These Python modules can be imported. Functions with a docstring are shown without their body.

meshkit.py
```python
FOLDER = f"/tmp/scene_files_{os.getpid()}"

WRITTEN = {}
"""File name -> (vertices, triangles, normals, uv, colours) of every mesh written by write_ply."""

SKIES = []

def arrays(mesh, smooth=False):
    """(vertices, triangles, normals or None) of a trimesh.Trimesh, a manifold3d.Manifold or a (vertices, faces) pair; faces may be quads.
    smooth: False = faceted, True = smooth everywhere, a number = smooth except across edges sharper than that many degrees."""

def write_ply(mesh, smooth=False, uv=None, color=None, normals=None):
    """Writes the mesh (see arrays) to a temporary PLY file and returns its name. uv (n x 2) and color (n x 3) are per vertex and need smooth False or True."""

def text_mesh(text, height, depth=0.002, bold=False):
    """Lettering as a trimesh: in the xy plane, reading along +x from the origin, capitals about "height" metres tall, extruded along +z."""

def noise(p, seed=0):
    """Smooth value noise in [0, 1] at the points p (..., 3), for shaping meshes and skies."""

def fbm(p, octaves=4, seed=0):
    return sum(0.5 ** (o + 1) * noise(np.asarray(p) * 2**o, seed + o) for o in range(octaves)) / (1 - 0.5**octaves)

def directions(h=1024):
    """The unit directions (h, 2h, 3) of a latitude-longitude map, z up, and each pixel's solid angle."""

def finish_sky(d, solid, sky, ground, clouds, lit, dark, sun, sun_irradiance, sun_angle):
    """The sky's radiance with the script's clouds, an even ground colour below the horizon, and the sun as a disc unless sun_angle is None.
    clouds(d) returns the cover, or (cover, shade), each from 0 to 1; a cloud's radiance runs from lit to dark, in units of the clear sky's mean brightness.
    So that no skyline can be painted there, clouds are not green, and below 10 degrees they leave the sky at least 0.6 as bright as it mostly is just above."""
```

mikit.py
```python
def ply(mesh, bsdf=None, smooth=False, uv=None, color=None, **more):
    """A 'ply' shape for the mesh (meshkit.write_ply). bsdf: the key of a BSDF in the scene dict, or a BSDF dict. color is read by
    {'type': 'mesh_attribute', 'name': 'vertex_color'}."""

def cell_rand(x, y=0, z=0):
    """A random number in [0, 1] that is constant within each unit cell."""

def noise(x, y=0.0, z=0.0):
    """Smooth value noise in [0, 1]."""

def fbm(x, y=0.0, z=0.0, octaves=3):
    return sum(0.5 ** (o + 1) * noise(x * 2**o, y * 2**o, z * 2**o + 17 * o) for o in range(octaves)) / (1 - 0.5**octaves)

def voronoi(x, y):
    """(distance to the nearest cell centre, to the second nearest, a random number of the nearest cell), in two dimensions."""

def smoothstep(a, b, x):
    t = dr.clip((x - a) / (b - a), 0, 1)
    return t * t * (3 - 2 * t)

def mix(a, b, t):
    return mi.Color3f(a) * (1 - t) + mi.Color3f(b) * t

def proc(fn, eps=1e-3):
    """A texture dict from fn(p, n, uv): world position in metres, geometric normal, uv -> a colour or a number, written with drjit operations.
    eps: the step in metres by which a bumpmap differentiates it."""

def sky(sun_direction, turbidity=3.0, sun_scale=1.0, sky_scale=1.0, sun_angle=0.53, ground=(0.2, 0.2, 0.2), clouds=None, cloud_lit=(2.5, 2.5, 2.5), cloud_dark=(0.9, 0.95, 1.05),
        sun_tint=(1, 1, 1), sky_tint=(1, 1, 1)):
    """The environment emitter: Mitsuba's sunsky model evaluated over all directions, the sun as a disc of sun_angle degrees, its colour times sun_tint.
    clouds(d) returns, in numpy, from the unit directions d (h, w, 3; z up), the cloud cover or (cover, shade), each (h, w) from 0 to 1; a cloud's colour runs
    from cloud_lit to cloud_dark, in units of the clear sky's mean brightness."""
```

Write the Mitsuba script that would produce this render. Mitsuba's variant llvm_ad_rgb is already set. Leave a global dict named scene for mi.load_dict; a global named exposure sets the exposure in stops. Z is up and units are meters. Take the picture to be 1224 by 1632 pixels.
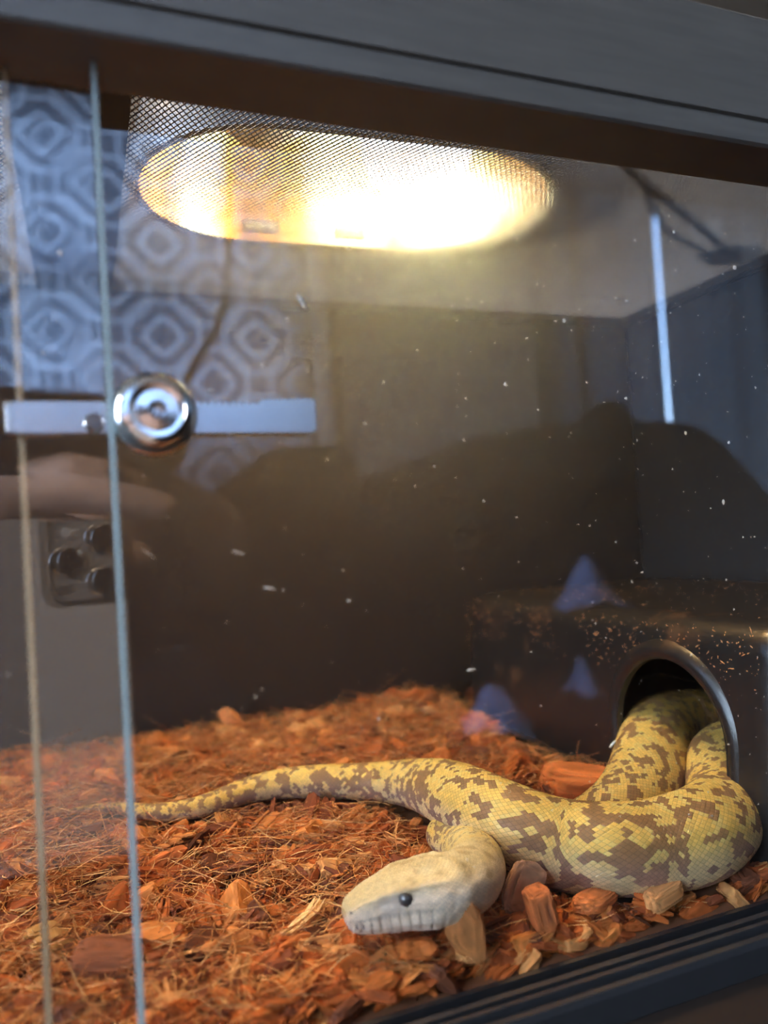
import math, random
import numpy as np, trimesh, manifold3d, shapely
from shapely.geometry import Polygon, Point, LineString, box as sbox
from scipy.interpolate import CubicSpline, PchipInterpolator
import drjit as dr, mitsuba as mi, mikit, meshkit
T = mi.ScalarTransform4f
rng = np.random.default_rng(7)
scene, labels = {}, {}

# ------------------------------------------------------------------ camera, sky, exposure
scene['camera'] = dict(type='thinlens', fov_axis='x', fov=math.degrees(2 * math.atan(612 / 1228)), aperture_radius=0.0021, focus_distance=0.285, near_clip=0.001, far_clip=100.0,
                       to_world=T().look_at(origin=[0, -0.195, 0], target=[0.364, -0.195 + 0.931, 0.032], up=[0.046, -0.052, 0.998]))
scene['sky'] = mikit.sky([-0.5, -0.3, 0.55], turbidity=4.0, sun_scale=0.0, sky_scale=110.0, ground=(0.25, 0.25, 0.24), sky_tint=(0.88, 0.98, 1.12))
exposure = 0.0
LAMP = (300.0, 210.0, 105.0)

# ------------------------------------------------------------------ helpers
def obj(key, mesh, bsdf, label=None, cat=None, group=None, kind=None, smooth=False, **kw):
    k, n = key, 0
    while k in scene:
        n += 1
        k = f'{key}_{n:03d}'
    scene[k] = mesh if isinstance(mesh, dict) else mikit.ply(mesh, bsdf, smooth=smooth, **kw)
    tag(k, label, cat, group, kind)
    return k
def tag(k, label=None, cat=None, group=None, kind=None):
    d = {a: b for a, b in (('label', label), ('category', cat), ('group', group), ('kind', kind)) if b}
    if d: labels[k] = d
def B(x0, x1, y0, y1, z0, z1, bev=0):
    if bev:
        pts = []
        for sx in (0, 1):
            for sy in (0, 1):
                for sz in (0, 1):
                    c = np.array([(x0 + bev, x1 - bev)[sx], (y0 + bev, y1 - bev)[sy], (z0 + bev, z1 - bev)[sz]])
                    s = np.array([sx, sy, sz]) * 2 - 1
                    for a in range(3):
                        q = c.copy(); q[a] += s[a] * bev; pts.append(q)
        return trimesh.convex.convex_hull(np.array(pts))
    m = trimesh.creation.box(extents=[x1 - x0, y1 - y0, z1 - z0])
    m.apply_translation([(x0 + x1) / 2, (y0 + y1) / 2, (z0 + z1) / 2])
    return m
cat_ = trimesh.util.concatenate
def extr(poly, h):
    return trimesh.creation.extrude_polygon(poly, h, engine='earcut')
def extr_y(poly, y0, y1):
    """polygon in (x, z), solid between y0 and y1"""
    m = extr(poly, y1 - y0)
    v = m.vertices
    return trimesh.Trimesh(np.c_[v[:, 0], y1 - v[:, 2], v[:, 1]], m.faces, process=False)
def extr_x(poly, x0, x1):
    """polygon in (y, z), solid between x0 and x1"""
    m = extr(poly, x1 - x0)
    v = m.vertices
    return trimesh.Trimesh(np.c_[x0 + v[:, 2], v[:, 0], v[:, 1]], m.faces, process=False)
def tube(pts, rad, sides=8, caps=True):
    p = np.asarray(pts, float); n = len(p)
    r = np.broadcast_to(rad, (n,))
    t = np.gradient(p, axis=0); t /= np.linalg.norm(t, axis=1, keepdims=True) + 1e-12
    ref = np.where(np.abs(t[:, 2:]) < .9, [0, 0, 1.], [1., 0, 0]) if len(set((np.abs(t[:, 2]) < .9).tolist())) == 1 else np.tile([.31, .7, .64], (n, 1))
    a = np.cross(t, ref); a /= np.linalg.norm(a, axis=1, keepdims=True) + 1e-12
    b = np.cross(t, a); ang = np.arange(sides) * 2 * np.pi / sides
    v = p[:, None] + r[:, None, None] * (np.cos(ang)[None, :, None] * a[:, None] + np.sin(ang)[None, :, None] * b[:, None])
    i, j = np.meshgrid(np.arange(n - 1), np.arange(sides), indexing='ij')
    q = np.stack([i * sides + j, i * sides + (j + 1) % sides, (i + 1) * sides + (j + 1) % sides, (i + 1) * sides + j], -1).reshape(-1, 4)
    f = np.vstack([q[:, [0, 1, 2]], q[:, [0, 2, 3]]]); v = v.reshape(-1, 3)
    if caps:
        k = len(v); v = np.vstack([v, p[:1], p[-1:]]); jj = np.arange(sides)
        f = np.vstack([f, np.stack([np.full(sides, k), (jj + 1) % sides, jj], 1), np.stack([np.full(sides, k + 1), (n - 1) * sides + jj, (n - 1) * sides + (jj + 1) % sides], 1)])
    return trimesh.Trimesh(v, f, process=False)
def lathe(prof, sides=48, back=False):
    """profile [(r, h)] about the y axis: h along -y (towards the viewer)"""
    m = trimesh.creation.revolve(np.array(prof, float), sections=sides)
    v = m.vertices
    return trimesh.Trimesh(np.c_[v[:, 0], v[:, 2] if back else -v[:, 2], v[:, 1]], m.faces[:, ::-1] if back else m.faces, process=False)
def mat(key, **k):
    d = dict(type='principled', **{a: ({'type': 'rgb', 'value': list(b)} if isinstance(b, tuple) else b) for a, b in k.items()})
    scene[key] = {'type': 'twosided', 'bsdf': d}
    return key
def sstep(a, b, x):
    t = np.clip((np.asarray(x, float) - a) / (b - a), 0, 1)
    return t * t * (3 - 2 * t)

# ------------------------------------------------------------------ materials
N_, F_ = mikit.noise, mikit.fbm
mat('m_black', base_color=(0.012, 0.012, 0.013), roughness=0.42, specular=0.3)
mat('m_rail', base_color=mikit.proc(lambda p, n, uv: mi.Color3f(0.066, 0.056, 0.046) * (0.8 + 0.4 * F_(p.x * 40, p.y * 40, p.z * 400))), roughness=0.42, specular=0.5)
mat('m_panel', base_color=(0.013, 0.011, 0.010), roughness=0.5, specular=0.2)
mat('m_side', base_color=(0.012, 0.013, 0.015), roughness=0.3, specular=0.3)
mat('m_wire', base_color=(0.06, 0.06, 0.058), roughness=0.5, specular=0.5)
mat('m_chrome', base_color=(0.86, 0.87, 0.88), metallic=1.0, roughness=0.14)
mat('m_steel', base_color=(0.74, 0.76, 0.78), metallic=1.0, roughness=0.3)
mat('m_dome', base_color=(0.24, 0.16, 0.078), metallic=1.0, roughness=0.3)
mat('m_shell', base_color=(0.03, 0.03, 0.03), roughness=0.4)
mat('m_white', base_color=(0.78, 0.77, 0.74), roughness=0.5)
mat('m_porcelain', base_color=(0.75, 0.72, 0.66), roughness=0.35)
mat('m_leather', base_color=mikit.proc(lambda p, n, uv: mi.Color3f(0.50, 0.475, 0.44) * (0.9 + 0.2 * F_(p.x * 900, p.z * 900, 3))), roughness=0.55)
mat('m_thread', base_color=(0.62, 0.60, 0.56), roughness=0.8)
mat('m_lens', base_color=(0.008, 0.008, 0.010), roughness=0.08, specular=0.6)
mat('m_graphite', base_color=(0.11, 0.11, 0.105), roughness=0.3, specular=0.5)
mat('m_skin', base_color=(0.60, 0.40, 0.31), roughness=0.55)
mat('m_hair', base_color=(0.025, 0.018, 0.014), roughness=0.5)
mat('m_hoodie', base_color=(0.008, 0.008, 0.008), roughness=0.95, specular=0.03)
mat('m_trousers', base_color=(0.009, 0.009, 0.010), roughness=0.95, specular=0.03)
mat('m_duvet', base_color=(0.010, 0.0095, 0.0095), roughness=0.95, specular=0.03)
mat('m_bluecloth', base_color=(0.24, 0.36, 0.72), roughness=0.8)
mat('m_wall', base_color=mikit.proc(lambda p, n, uv: mi.Color3f(0.40, 0.36, 0.31) * (0.95 + 0.1 * F_(p.x * 9, p.y * 9, p.z * 9))), roughness=0.8)
mat('m_wall_rear', base_color=(0.065, 0.054, 0.042), roughness=0.8)
mat('m_floor', base_color=mikit.proc(lambda p, n, uv: mi.Color3f(0.20, 0.15, 0.11) * (0.7 + 0.6 * F_(p.x * 3, p.y * 40, 1))), roughness=0.6)
mat('m_cabinet', base_color=mikit.proc(lambda p, n, uv: mi.Color3f(0.013, 0.009, 0.007) * (0.7 + 0.6 * F_(p.x * 8, p.y * 120, p.z * 120))), roughness=0.6, specular=0.1)
mat('m_cord', base_color=(0.02, 0.02, 0.02), roughness=0.5)
mat('m_dust', base_color=(0.75, 0.70, 0.60), roughness=0.8)
mat('m_husk', base_color={'type': 'mesh_attribute', 'name': 'vertex_color'}, roughness=0.85, specular=0.2)
mat('m_soil', base_color=(0.10, 0.04, 0.018), roughness=0.95, specular=0.1)
mat('m_eye', base_color=(0.012, 0.011, 0.011), roughness=0.06, specular=0.7, clearcoat=1.0)
mat('m_pit', base_color=(0.16, 0.12, 0.10), roughness=0.7)
mat('m_sticker', base_color=(0.05, 0.045, 0.04), roughness=0.6)
mat('m_sticker_gold', base_color=(0.75, 0.50, 0.16), roughness=0.6)
mat('m_lettering', base_color=(0.75, 0.70, 0.6), roughness=0.6)
# window glass: 8 per cent reflected, 92 per cent let through; the index only sets how often the renderer follows the reflection
scene['m_edge_lampglow'] = {'type': 'principledthin', 'base_color': {'type': 'rgb', 'value': [0.52, 0.42, 0.28]}, 'roughness': 0.3, 'diff_trans': 1.0, 'spec_trans': 0.25}  # lamp light glowing in the door edge, put into its colour
scene['m_edge'] = {'type': 'principledthin', 'base_color': {'type': 'rgb', 'value': [0.40, 0.46, 0.46]}, 'roughness': 0.3, 'diff_trans': 1.0, 'spec_trans': 0.25}
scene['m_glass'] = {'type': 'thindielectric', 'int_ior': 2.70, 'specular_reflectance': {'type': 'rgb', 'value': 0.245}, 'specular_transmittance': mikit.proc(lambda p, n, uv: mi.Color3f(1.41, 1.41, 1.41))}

# hide plastic: black, scuffed, dusty with peat near the base
def hide_col(p, n, uv):
    d = mikit.smoothstep(0.50, 0.70, F_(p.x * 130, p.y * 130, p.z * 60, octaves=4)) * mikit.smoothstep(0.45, 0.75, F_(p.x * 25, p.y * 25, p.z * 25))
    return mikit.mix((0.007, 0.0065, 0.006), (0.06, 0.03, 0.014), d * 0.6)
mat('m_hide', base_color=mikit.proc(hide_col), roughness=0.3, specular=0.35)

# curtain print: interlocking octagons with a diamond in each
def lattice(p):
    s = 0.141
    gx, gz = (p.x + p.z) * 0.70711 / s, (p.z - p.x) * 0.70711 / s
    gx, gz = gx + 0.35, gz + 0.12
    cx, cz = gx - dr.floor(gx) - 0.5, gz - dr.floor(gz) - 0.5
    line = mi.Float(9.0)
    def octd(a, b):
        a, b = dr.abs(a), dr.abs(b)
        return dr.maximum(dr.maximum(a, b) * 0.98, (a + b) * 0.735)
    for ox, oz in ((0, 0), (1, 0), (-1, 0), (0, 1), (0, -1)):
        line = dr.minimum(line, dr.abs(octd(cx - ox, cz - oz) - 0.535))
    # the diamond stands on its point in the room, i.e. square in the turned grid
    dia = dr.abs(dr.maximum(dr.abs(cx), dr.abs(cz)) * 0.75 + 0.25 * dr.sqrt(cx * cx + cz * cz) - 0.225)
    return dr.maximum(1 - mikit.smoothstep(0.020, 0.042, line), 1 - mikit.smoothstep(0.024, 0.048, dia))
def curtain_col(p, n, uv):
    t = 0.93 + 0.07 * dr.sin(p.x * 2400) * dr.sin(p.z * 2400)
    return mikit.mix((0.20, 0.235, 0.29), (0.62, 0.71, 0.84), lattice(p)) * t
scene['m_curtain'] = {'type': 'principledthin', 'base_color': mikit.proc(curtain_col), 'roughness': 0.8, 'diff_trans': 1.0, 'spec_trans': 0.0}
scene['m_drape'] = {'type': 'principledthin', 'base_color': {'type': 'rgb', 'value': [0.14, 0.18, 0.21]}, 'roughness': 0.8, 'diff_trans': 0.5, 'spec_trans': 0.0}

# ------------------------------------------------------------------ the room
X0, X1, Y0, Y1, Z0, Z1 = -1.6, 2.7, -1.5, 1.0, -0.80, 1.55
WT = 0.12
def wall_with_holes(u0, u1, holes):
    return Polygon([(u0, Z0), (u1, Z0), (u1, Z1), (u0, Z1)]).difference(shapely.unary_union([sbox(*h) for h in holes])) if holes else sbox(u0, Z0, u1, Z1)
obj('wall_window', extr_y(wall_with_holes(X0 - WT, X1 + WT, [(-1.0, 0.24, 0.46, 1.0), (1.25, -0.05, 1.95, 0.93)]), Y0 - WT, Y0), 'm_wall', 'beige wall holding the curtained windows behind the phone', kind='structure')
obj('wall_left', extr_x(wall_with_holes(Y0, Y1, [(-1.3, -0.2, 0.85, 1.35)]), X0 - WT, X0), 'm_wall', 'beige side wall with an added window left of the terrarium', kind='structure')
obj('wall_right', B(X1, X1 + WT, Y0, Y1, Z0, Z1), 'm_wall', 'beige side wall right of the terrarium', kind='structure')
obj('wall_rear', B(X0 - WT, X1 + WT, Y1, Y1 + WT, Z0, Z1), 'm_wall_rear', 'brownish wall behind the terrarium', kind='structure')
obj('floor', B(X0 - WT, X1 + WT, Y0 - WT, Y1 + WT, Z0 - 0.1, Z0), 'm_floor', 'brown wooden floor', kind='structure')
obj('ceiling', B(X0 - WT, X1 + WT, Y0 - WT, Y1 + WT, Z1, Z1 + 0.1), 'm_wall', 'pale ceiling', kind='structure')

def window(n, lab, u0, z0, u1, z1, along='x', sash=None):
    k = f'window_{n}'
    def fr(a0, a1, c0, c1, t0=0.03, t1=0.075):
        return B(a0, a1, Y0 - t1, Y0 - t0, c0, c1, 0.004) if along == 'x' else B(X0 - t1, X0 - t0, a0, a1, c0, c1, 0.004)
    w = 0.04
    f = [fr(u0, u1, z0, z0 + w), fr(u0, u1, z1 - w, z1), fr(u0, u0 + w, z0 + w, z1 - w), fr(u1 - w, u1, z0 + w, z1 - w)]
    if sash: f.append(fr(u0 + w, u1 - w, sash[0], sash[1]))
    obj(k, cat_(f), 'm_white', lab, kind='structure')
    pane = B(u0 + w, u1 - w, Y0 - 0.053, Y0 - 0.052, z0 + w, z1 - w) if along == 'x' else B(X0 - 0.053, X0 - 0.052, u0 + w, u1 - w, z0 + w, z1 - w)
    pane = trimesh.Trimesh(pane.vertices, [f for f, nn in zip(pane.faces, pane.face_normals) if nn[1 if along == 'x' else 0] > 0.9], process=True)
    obj(k + '__pane', pane, 'm_glass')
window(1, 'white framed sash window behind the lattice curtain', -1.0, 0.24, 0.46, 1.0, sash=(0.57, 0.63))
window(2, 'white framed window behind the dark drapes', 1.25, -0.05, 1.95, 0.93)
window(3, 'white framed window added in the unseen left wall for daylight', -1.3, -0.2, 0.85, 1.35, along='y')  # invented window, lets in extra daylight from the left

def cloth(x0, x1, z0, z1, y, amp, wl, nx=220, nz=12, seed=0):
    xs, zs = np.linspace(x0, x1, nx), np.linspace(z0, z1, nz)
    X, Z = np.meshgrid(xs, zs)
    w = np.sin(2 * np.pi * X / wl + seed) + 0.4 * np.sin(2 * np.pi * X / wl * 1.73 + 2 * seed + 0.6 * Z)
    Y = y + amp * w * (0.7 + 0.3 * (Z1 - Z))
    i, j = np.meshgrid(np.arange(nz - 1), np.arange(nx - 1), indexing='ij')
    q = np.stack([i * nx + j, i * nx + j + 1, (i + 1) * nx + j + 1, (i + 1) * nx + j], -1).reshape(-1, 4)
    return trimesh.Trimesh(np.stack([X, Y, Z], -1).reshape(-1, 3), np.vstack([q[:, [0, 1, 2]], q[:, [0, 2, 3]]]), process=False)
obj('curtain', cloth(-1.15, 0.485, 0.10, 1.2, Y0 + 0.05, 0.006, 0.23), 'm_curtain', 'grey blue curtain printed with a white lattice of octagons and diamonds', 'curtain', smooth=True)
rod = tube([[-1.25, Y0 + 0.05, 1.205], [0.56, Y0 + 0.05, 1.205]], 0.01, 12)
obj('curtain_rod', rod, 'm_steel', 'thin metal rod holding the lattice curtain', 'curtain rod', smooth=40)
cord = CubicSpline([0, 1, 2, 3], [[0.335, Y0 + 0.10, 1.2], [0.315, Y0 + 0.09, 0.62], [0.27, Y0 + 0.10, 0.44], [0.21, Y0 + 0.10, 0.34]])(np.linspace(0, 3, 40))
obj('blind_cord', tube(cord, 0.0085, 8), 'm_cord', 'dark cord hanging in a curve in front of the lattice curtain', 'cord', smooth=True)
obj('wall_trim', B(0.515, 0.55, Y0, Y0 + 0.03, 0.05, 1.3, 0.004), 'm_white', 'pale vertical moulding beside the edge of the lattice curtain', kind='structure')
scene['trim_1'] = scene.pop('wall_trim'); labels['trim_1'] = labels.pop('wall_trim')
for k, (a, b, s, lab) in enumerate(((1.08, 1.497, 0.3, 'dark grey blue drape left of the bright gap of daylight'), (1.522, 2.6, 1.1, 'dark grey blue drape right of the bright gap of daylight'))):
    obj('drape', cloth(a, b, -0.55, 1.1, Y0 + 0.05, 0.016, 0.13, seed=s), 'm_drape', lab, 'drape', smooth=True)
obj('curtain_rod', tube([[1.0, Y0 + 0.05, 1.11], [2.65, Y0 + 0.05, 1.11]], 0.01, 12), 'm_steel', 'thin metal rod holding the dark drapes', 'curtain rod', smooth=40)

# ------------------------------------------------------------------ the cabinet and the terrarium
TX0, TX1, TY1, TZB, TZT = -0.40, 0.40, 0.292, -0.1385, 0.162
DEP = 0.282
cab = 'cabinet'
obj(cab, B(-0.60, 0.62, -0.085, 0.42, -0.162, -0.1388, 0.003), 'm_cabinet', 'dark brown wooden cabinet top under the terrarium', 'cabinet')
obj(cab + '__body', B(-0.57, 0.59, -0.06, 0.40, Z0, -0.162), 'm_cabinet')
t = 'terrarium'
tag(t, 'black framed front opening glass terrarium with sliding doors and screen top', 'terrarium')
obj(t + '__floor_panel', B(TX0, TX1, 0.0145, TY1, TZB, TZB + 0.0025), 'm_panel')
obj(t + '__back_panel', B(TX0, TX1, DEP, DEP + 0.006, TZB + 0.0025, 0.150), 'm_panel', 'dark brown back panel')
obj(t + '__side_panel', B(TX0, TX0 + 0.005, 0.016, DEP, TZB + 0.0025, 0.150), 'm_side')
obj(t + '__side_panel', B(TX1 - 0.005, TX1, 0.016, DEP, TZB + 0.0025, 0.150), 'm_side')
# bottom rail: three lips with two door grooves, a ledge, then the plain face
bot = [(0.0145, -0.1386), (0.0145, -0.1345), (0.0125, -0.1335), (0.0110, -0.1335), (0.0108, -0.1365), (0.0055, -0.1365), (0.0052, -0.1325), (0.0030, -0.1325), (0.0028, -0.1362), (-0.0025, -0.1362),
       (-0.0028, -0.1300), (-0.0050, -0.1296), (-0.0056, -0.1325), (-0.0090, -0.1325), (-0.0096, -0.1292), (-0.0122, -0.1288), (-0.0130, -0.1305), (-0.0130, -0.1386)]
obj(t + '__bottom_rail', extr_x(Polygon(bot), TX0 - 0.004, TX1 + 0.004), 'm_black', 'black double track rail')
top = [(0.0150, 0.1620), (0.0150, 0.1230), (0.0105, 0.1188), (-0.0122, 0.1188), (-0.0132, 0.1196), (-0.0138, 0.1258), (-0.0128, 0.1262), (-0.0128, 0.1270), (-0.0141, 0.1275), (-0.0150, 0.1600), (-0.0130, 0.1620)]
obj(t + '__top_rail', extr_x(Polygon(top), TX0 - 0.004, TX1 + 0.004), 'm_rail', 'grey black top rail with a thin groove')
for x in (TX0, TX1):
    s = 1 if x > 0 else -1
    obj(t + '__corner_post', B(min(x, x - s * 0.012), max(x, x - s * 0.012), 0.0145, 0.03, -0.135, 0.125), 'm_black')
obj(t + '__screen_frame', cat_([B(TX0, TX1, DEP - 0.004, TY1, 0.1495, 0.162), B(TX0, TX0 + 0.016, 0.015, DEP - 0.004, 0.1495, 0.162), B(TX1 - 0.012, TX1, 0.015, DEP - 0.004, 0.1495, 0.162),
                                B(-0.018, 0.0215, 0.015, DEP - 0.004, 0.1512, 0.160)]), 'm_black', 'black screen frame with a middle bar')
# expanded wire: two families of strands
def wires(ang, pitch, w, z):
    d = np.array([math.cos(ang), math.sin(ang)]); nrm = np.array([-d[1], d[0]])
    area = sbox(TX0 + 0.010, 0.0145, TX1 - 0.008, DEP)
    c = np.array([0, 0.14]); out_v, out_f = [], []; k = 0
    for i in range(-260, 261):
        o = c + nrm * i * pitch
        seg = area.intersection(LineString([o - d, o + d]))
        if seg.is_empty or seg.length < 0.002: continue
        a, b = (np.array(q) for q in seg.coords)
        for q in (a, b):
            for (s, dz) in ((-1, -0.45), (1, -0.45), (0, 0.6)):
                out_v.append([*(q + nrm * s * w / 2), z + dz * w])
        out_f += [[k + i0, k + (i0 + 1) % 3, k + 3 + (i0 + 1) % 3] for i0 in range(3)] + [[k + i0, k + 3 + (i0 + 1) % 3, k + 3 + i0] for i0 in range(3)]
        k += 6
    return trimesh.Trimesh(np.array(out_v), np.array(out_f), process=False)
obj(t + '__wire_mesh', cat_([wires(math.radians(-61), 0.0021, 0.00052, 0.1550), wires(math.radians(57), 0.0021, 0.00036, 0.1553)]), 'm_wire', 'fine dark wire screen', kind='stuff')
# sliding doors: the left door runs in the outer track, the right door in the inner one
PF, PR = 0.0002, 0.0082
def pane(key, x0, x1, y, edge_x, edge_mat, edge_lab, yaw=0.0, pivot=0.0):
    z0, z1 = -0.1360, 0.1205
    g = trimesh.Trimesh([[x0, y, z0], [x1, y, z0], [x1, y, z1], [x0, y, z1]], [[0, 1, 2], [0, 2, 3]], process=False)
    w = 0.0019
    e = [B(min(edge_x, edge_x + s * 0.0014), max(edge_x, edge_x + s * 0.0014), y - w, y + w, z0, z1) for s in ((-1 if edge_x > x0 + 0.1 else 1),)]
    for m in [g] + e:
        m.apply_transform(trimesh.transformations.rotation_matrix(yaw, [0, 0, 1], [pivot, y, 0]))
    k = obj(key, g, 'm_glass')
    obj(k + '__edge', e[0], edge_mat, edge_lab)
    return k
XL, XR = 0.0081, -0.0135
pane(t + '__glass_door', TX0, XL, PF, XL, 'm_edge', 'polished pale green glass edge', yaw=math.radians(0.45), pivot=XL)
pane(t + '__glass_door', XR, TX1, PR, XR, 'm_edge_lampglow', 'glass edge coloured amber for the lamp glow')

# ------------------------------------------------------------------ ratchet lock on the doors
k = 'cabinet_lock'
tag(k, 'chrome ratchet lock clamped on the overlapping glass doors', 'lock')
zb, zt = 0.0296, 0.0372
teeth = [(0.0265 + i * 0.0018, 0) for i in range(10)]
poly = [(-0.0142, zb), (0.0588, zb - 0.0004), (0.0598, zb + 0.0006), (0.0598, zt + 0.0006), (0.0588, zt + 0.0012), (0.0455, zt + 0.0008)]
for i in range(13, -1, -1):
    x = 0.0200 + i * 0.0018
    poly += [(x + 0.0012, zt + 0.0003), (x + 0.0007, zt - 0.0007), (x, zt + 0.0001)]
poly += [(-0.0142, zt)]
obj(k + '__ratchet_bar', extr_y(Polygon(poly).buffer(0), 0.0040, 0.0058), 'm_steel', 'flat notched steel bar')
obj(k + '__hook', cat_([B(-0.0160, -0.0142, 0.0040, 0.0125, zb, zt, 0.0004), B(-0.0160, -0.004, 0.0107, 0.0125, zb, zt, 0.0004)]), 'm_steel')
obj(k + '__rivet', lathe([(0, 0.0012), (0.0018, 0.0012), (0.0024, 0.0006), (0.0024, 0)], 24).apply_translation([0.0035, 0.0040, 0.0318]), 'm_chrome', smooth=40)
prof = [(0.0, 0.0), (0.0098, 0.0), (0.0102, 0.0006), (0.0102, 0.0042), (0.0096, 0.0052), (0.0086, 0.0058), (0.0084, 0.0100), (0.0080, 0.0108), (0.0066, 0.0112), (0.0064, 0.0106), (0.0050, 0.0104), (0.0048, 0.0110), (0.0022, 0.0112), (0.0019, 0.0104), (0.0016, 0.0060), (0.0, 0.0060)]
LC = [0.0176, 0.0040, 0.0334]
obj(k + '__barrel', lathe(prof, 64).apply_translation(LC), 'm_chrome', 'round chrome barrel with a stepped face', smooth=35)
obj(k + '__keyway', lathe([(0, 0.0085), (0.0008, 0.0085), (0.0010, 0.008), (0.0010, 0.006)], 24).apply_translation(LC), 'm_steel', 'small centre pin in the keyhole', smooth=40)

# ------------------------------------------------------------------ medium added to imitate the lens glow round the heat lamp
HB = (TX0 + 0.006, TX1 - 0.006, 0.0100, DEP - 0.001, TZB + 0.003, 0.1490)
gx_, gy_, gz_ = (np.linspace(HB[2 * i], HB[2 * i + 1], n) for i, n in enumerate((40, 16, 24)))
ZZ, YY, XX = np.meshgrid(gz_, gy_, gx_, indexing='ij')
dens = 0.05 + 3.8 * np.exp(-((XX - 0.150) / 0.11) ** 2 - ((YY - 0.13) / 0.12) ** 2) * np.exp(-((0.150 - ZZ) / 0.11) ** 2)      # lens glow put in as a plume under the lamp
scene['glare_haze'] = mikit.ply(B(*HB), {'type': 'null'}, interior={'type': 'heterogeneous', 'albedo': {'type': 'constvolume', 'value': {'type': 'rgb', 'value': [0.98, 0.90, 0.70]}},
    'sigma_t': {'type': 'gridvolume', 'grid': mi.VolumeGrid(dens.astype(np.float32)), 'to_world': T().translate([HB[0], HB[2], HB[4]]).scale([HB[1] - HB[0], HB[3] - HB[2], HB[5] - HB[4]])},
    'phase': {'type': 'hg', 'g': 0.2}})
tag('glare_haze', 'warm veil added for the lens glow, thickest right below the heat lamp', 'glare_haze', kind='stuff')

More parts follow.
